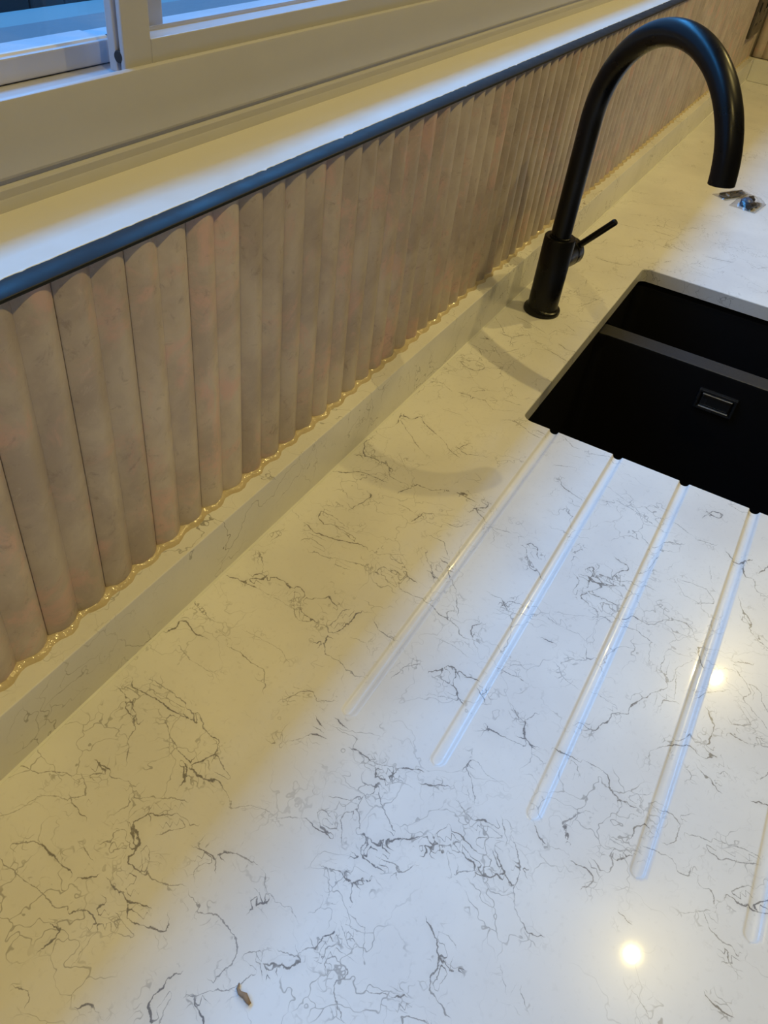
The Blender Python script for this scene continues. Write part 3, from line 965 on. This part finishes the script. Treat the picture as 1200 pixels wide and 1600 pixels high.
# ------------------------------------------------------------------ black inset sink, one and a half bowls
SKZ = -SLAB - .0006
sink = empty('kitchen_sink', V3((SX0 + SX1) / 2, (SY0 + SY1) / 2, SKZ))
tag(sink, 'black one and a half bowl undermount sink set in the white worktop', 'sink')
scx, scy = (SX0 + SX1) / 2, (SY0 + SY1) / 2
DIV0, DIV1, DIVZ = 1.0600 - scx, 1.0925 - scx, -.0085


def rrect(x0, x1, y0, y1, r, n=6):
    pts = []
    for cx, cy, a0 in ((x1 - r, y0 + r, -90), (x1 - r, y1 - r, 0), (x0 + r, y1 - r, 90), (x0 + r, y0 + r, 180)):
        for k in range(n + 1):
            t = math.radians(a0 + 90 * k / n)
            pts.append((cx + r * math.cos(t), cy + r * math.sin(t)))
    return pts


def bowl(x0, x1, y0, y1, ztop, depth, r=.016):
    rings = []
    for z, ins in ((ztop, 0), (ztop - .003, .0012), (-depth + .02, .008), (-depth + .006, .012), (-depth, .022)):
        rings.append([(p[0], p[1], z) for p in rrect(x0 + ins, x1 - ins, y0 + ins, y1 - ins, r)])
    vs = [p for rg in rings for p in rg]
    n = len(rings[0])
    fs = []
    for i in range(len(rings) - 1):
        for k in range(n):
            k2 = (k + 1) % n
            fs.append((i * n + k2, i * n + k, (i + 1) * n + k, (i + 1) * n + k2))
    fs.append(tuple((len(rings) - 1) * n + k for k in range(n)))
    return MB().add(vs, fs)


hx0, hx1, hy0, hy1 = SX0 - scx - .003, SX1 - scx + .003, SY0 - scy - .003, SY1 - scy + .003
bw = auto_smooth(bowl(hx0, DIV0, hy0, hy1, DIVZ, .200).build('main_bowl', M['sink'], sink), 40)
MB().lathe([(.0, .001), (.040, .001), (.044, .0035), (.030, .0045), (.028, .002)][1:], ((hx0 + DIV0) / 2, 0, -.2), (0, 0, 1), 32).build('waste', M['dark_chrome'], bw, True)
bw2 = auto_smooth(bowl(DIV1, hx1, hy0, hy1, DIVZ, .150).build('half_bowl', M['sink'], sink), 40)
MB().lathe([(.040, .001), (.044, .0035), (.030, .0045), (.028, .002)], ((hx1 + DIV1) / 2, 0, -.15), (0, 0, 1), 32).build('waste', M['dark_chrome'], bw2, True)
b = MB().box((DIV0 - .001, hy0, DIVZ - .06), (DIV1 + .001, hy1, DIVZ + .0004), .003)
dv = b.build('divider', M['sink_lit'], sink)
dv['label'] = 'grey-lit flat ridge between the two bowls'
b = MB()
for x0, y0, x1, y1 in ((hx0 - .02, hy0 - .02, hx0, hy1 + .02), (hx1, hy0 - .02, hx1 + .02, hy1 + .02), (hx0, hy0 - .02, hx1, hy0), (hx0, hy1, hx1, hy1 + .02)):
    b.box((x0, y0, DIVZ - .012), (x1, y1, 0))
b.build('flange', M['sink'], sink)
# overflow on the divider side of the main bowl
OX, OY, OZ = DIV0 - .0048, -.3010 - scy, -.0690 - SKZ
ov = MB()
wy, wz, th = .0262, .0145, .0035
ov.box((OX - .004, OY - wy, OZ - wz), (OX + .004, OY - wy + th, OZ + wz), .0006)
ov.box((OX - .004, OY + wy - th, OZ - wz), (OX + .004, OY + wy, OZ + wz), .0006)
ov.box((OX - .004, OY - wy + th, OZ - wz), (OX + .004, OY + wy - th, OZ - wz + th), .0006)
ov.box((OX - .004, OY - wy + th, OZ + wz - th), (OX + .004, OY + wy - th, OZ + wz), .0006)
of = ov.build('overflow_frame', M['dark_chrome'], sink)
MB().box((OX - .0025, OY - wy + .0062, OZ - wz + .0068), (OX + .004, OY + wy - .0062, OZ + wz - .0068), .001).build('overflow_plate', M['dark_chrome'], of)
b = MB()
for dz in (-1, 1):
    zc_ = OZ + dz * (wz - th - .0012)
    b.box((OX - .0046, OY - wy + .006, zc_ - .0006), (OX - .001, OY + wy - .006, zc_ + .0006), .0003)
o = b.build('overflow_edge', M['brushed'], of)
o['label'] = 'bright steel edge lines'

# ------------------------------------------------------------------ matt black tap
TXp, TYp = 1.0049, -.0432
tap = empty('kitchen_tap', V3(TXp, TYp, 0))
tag(tap, 'tall matt black swan neck mixer tap standing behind the sink', 'tap')
b = MB().lathe([(.0246, .0), (.0250, .0012), (.0250, .0046), (.0243, .0062), (.0212, .0074), (.0205, .0084)], (0, 0, .0002), n=56)
auto_smooth(b.build('base_flange', M['black'], tap), 40)
b = MB().lathe([(.0204, .008), (.0204, .1040), (.0196, .1052), (.0140, .1052)], (0, 0, 0), n=56)
auto_smooth(b.build('body', M['black'], tap), 40)
phi = math.radians(-38.96)
u = Vector((math.sin(phi), -math.cos(phi), 0))
RHO, ZS, TH = .1150, .2435, 3.0304
pts = [Vector((0, 0, z)) for z in np.linspace(.104, ZS, 12)[:-1]]
for t in np.linspace(0, TH, 72):
    pts.append(u * RHO * (1 - math.cos(t)) + Vector((0, 0, ZS + RHO * math.sin(t))))
TR = .0130
b = MB().tube(pts, TR, 40, cap=False)
sp = auto_smooth(b.build('spout', M['black'], tap), 50)
tip, tdir = pts[-1], (pts[-1] - pts[-2]).normalized()
b = MB().lathe([(TR, -.0002), (TR - .0006, .0006), (TR - .0022, .0006), (TR - .0026, -.006), (.0002, -.006)], tip, tdir, 40, cap=False)
nz = auto_smooth(b.build('nozzle', M['black'], sp), 40)
b = MB().lathe([(.0142, .1046), (.0142, .1062), (.0132, .1068)], (0, 0, 0), n=48)
auto_smooth(b.build('spout_collar', M['black'], tap), 40)
HZ = .0740
HA = Vector((math.cos(math.radians(10)), -math.sin(math.radians(10)), 0))
b = MB().lathe([(.0178, .008), (.0178, .0322), (.0174, .0327)], (0, 0, HZ), HA, 48)
hub = auto_smooth(b.build('handle_socket', M['black'], tap), 40)
b = MB().lathe([(.0168, .0325), (.0168, .0339)], (0, 0, HZ), HA, 48)
b.build('groove_ring', M['rubber'], hub)  # narrower ring forming the groove between socket and handle
b = MB().lathe([(.0174, .0336), (.0180, .0341), (.0180, .0472), (.0172, .0482)], (0, 0, HZ), HA, 48)
knob = auto_smooth(b.build('handle', M['black'], tap), 40)
lo = Vector((0, 0, HZ)) + HA * .0410
ld = (Vector((1.0400 - TXp, -.0980 - TYp, .1295)) - lo).normalized()
b = MB().tube([lo + ld * .010, lo + ld * .0730, lo + ld * .0745, lo + ld * .0751], [.0043, .0043, .0040, .0034], 24)
auto_smooth(b.build('lever', M['black'], knob), 40)

# ------------------------------------------------------------------ power socket in the far corner
so = empty('power_socket', V3(2.665, .0165, .128))
tag(so, 'dark metal power socket on the tiled wall near the far corner', 'socket')
SW, SH = .160, .100
pl = MB().box((-SW / 2, -.0075, 0), (SW / 2, -.0005, SH), .0015).build('faceplate', M['socket'], so)
MB().box((-SW / 2 + .001, -.0005, .001), (SW / 2 - .001, .0130, SH - .001)).build('back_box', M['socket_black'], so)
for sgn in (-1, 1):
    c = sgn * .034
    MB().box((c + sgn * .022 - .006, -.0105, .060), (c + sgn * .022 + .006, -.0072, .082), .001).build('rocker_switch', M['socket_black'], pl)
    m = MB().box((c - .003, -.0082, .052), (c + .003, -.0074, .062))
    m.box((c - .0125, -.0082, .028), (c - .0065, -.0074, .033)).box((c + .0065, -.0082, .028), (c + .0125, -.0074, .033))
    m.build('pin_holes', M['socket_black'], pl)

# ------------------------------------------------------------------ two little plastic bags of fittings


def film_bag(w, h, seed, t=.006):
    r = random.Random(seed)
    nx_, ny_ = 18, 12
    m = MB()
    for sgn in (1, -1):
        vs, fs = [], []
        for i in range(nx_ + 1):
            for j in range(ny_ + 1):
                uu, vv = i / nx_ * 2 - 1, j / ny_ * 2 - 1
                bul = (1 - uu ** 4) * (1 - vv ** 4)
                cr = r.uniform(-.0011, .0011) * (1 - max(abs(uu), abs(vv)) ** 6)
                z = .0012 + (t * bul + cr * 1.2 if sgn > 0 else -.0006 * bul)
                vs.append((uu * w / 2 + r.uniform(-.0006, .0006), vv * h / 2 + r.uniform(-.0006, .0006), max(z, .0003)))
        for i in range(nx_):
            for j in range(ny_):
                a = i * (ny_ + 1) + j
                q = (a, a + ny_ + 1, a + ny_ + 2, a + 1)
                fs.append(q if sgn > 0 else q[::-1])
        m.add(vs, fs)
    return m


bag = empty('fittings_bag', V3(B1X, B1Y, .0002), math.radians(-31))
tag(bag, 'clear plastic bag holding a narrow steel bracket, farther of the two small bags', 'bag', 'small bags of fittings on the worktop')
film_bag(.086, .034, 1).build('film', M['film'], bag)
m = MB().box((-.034, -.0080, .0016), (.030, .0080, .0034), .0004).box((-.034, .0064, .0034), (.030, .0080, .0066), .0003)
m.lathe([(.0055, .0034), (.0055, .0058), (.0036, .0064)], (.021, -.001, 0), n=14)
m.build('steel_bracket', M['bracket'], bag)
MB().lathe([(.0048, .0034), (.0048, .0072), (.0030, .0080)], (-.022, -.002, 0), n=14).build('steel_screw', M['chrome'], bag)
bag2 = empty('fittings_bag', V3(B2X, B2Y, .0002), math.radians(-8))
tag(bag2, 'clear plastic bag holding a blue capped plug, nearer of the two small bags', 'bag', 'small bags of fittings on the worktop')
film_bag(.074, .050, 5, .014).build('film', M['film'], bag2)
MB().lathe([(.0105, .0), (.0115, .002), (.0115, .009), (.007, .0125), (.002, .0128)], (-.006, .003, .0012), n=24).build('blue_cap', M['bluecap'], bag2)
m = MB().tube([(-.028, -.008, .0065), (-.008, -.012, .0065)], .0052, 14).tube([(.010, .0, .006), (.031, .004, .006)], [.0050, .0030], 12)
m.lathe([(.0078, 0), (.0078, .0044)], (.008, 0, .0080), (1, .18, 0), 6)
m.build('steel_screw', M['dark_chrome'], bag2)
MB().box((-.002, -.018, .0014), (.026, -.008, .0030), .0003).build('steel_washer_plate', M['bracket'], bag2)

# ------------------------------------------------------------------ brown crumb in the foreground
r = random.Random(5)
c0 = np.array([.1205, -.2080])
m = MB()
m.tube([(-.0058, .0042, .0010), (-.0049, .0016, .0013), (-.0025, .0002, .0016), (.0008, .0006, .0018), (.0032, -.0006, .0017), (.0056, -.0012, .0012)],
       [.0004, .0008, .0012, .0017, .0014, .0009], 10)
cr = m.build('wood_splinter', M['wood'], None, True)
cr.location = V3(CRX, CRY, .0003)
cr.rotation_euler = (0, 0, math.radians(-90))
tag(cr, 'tiny curled brown wood splinter lying on the worktop in the foreground', 'splinter')

# ------------------------------------------------------------------ recessed ceiling spots
SPOT_LABELS = ('recessed ceiling spot over the end of the worktop behind the viewer',
               'recessed ceiling spot straight above the foreground of the worktop',
               'recessed ceiling spot above the tap, mirrored brightest in the foreground of the worktop',
               'recessed ceiling spot farthest along the row, mirrored beside the fourth drainer groove')
for k, (x, y) in enumerate(LAMPS):
    dl = empty('ceiling_spot', V3(x, y, ROOM_H))
    tag(dl, SPOT_LABELS[k], 'ceiling light', 'recessed spots in the row over the worktop')
    MB().lathe([(.0260, -.0002), (.0270, -.0040), (.0400, -.0050), (.0425, -.0030), (.0430, -.0002)], (0, 0, 0), n=36, cap=False).build('bezel', M['bezel'], dl, True)
    ld_ = bpy.data.lights.new('spot_lamp', 'AREA')
    ld_.shape = 'DISK'
    ld_.size = .020
    ld_.energy = LAMP_W * LAMP_DIM[k]
    ld_.color = LAMP_COL
    ld_.spread = math.radians(150)
    lo_ = bpy.data.objects.new('spot_lamp', ld_)
    COL.objects.link(lo_)
    lo_.parent = dl
    lo_.location = (0, 0, -.0020)
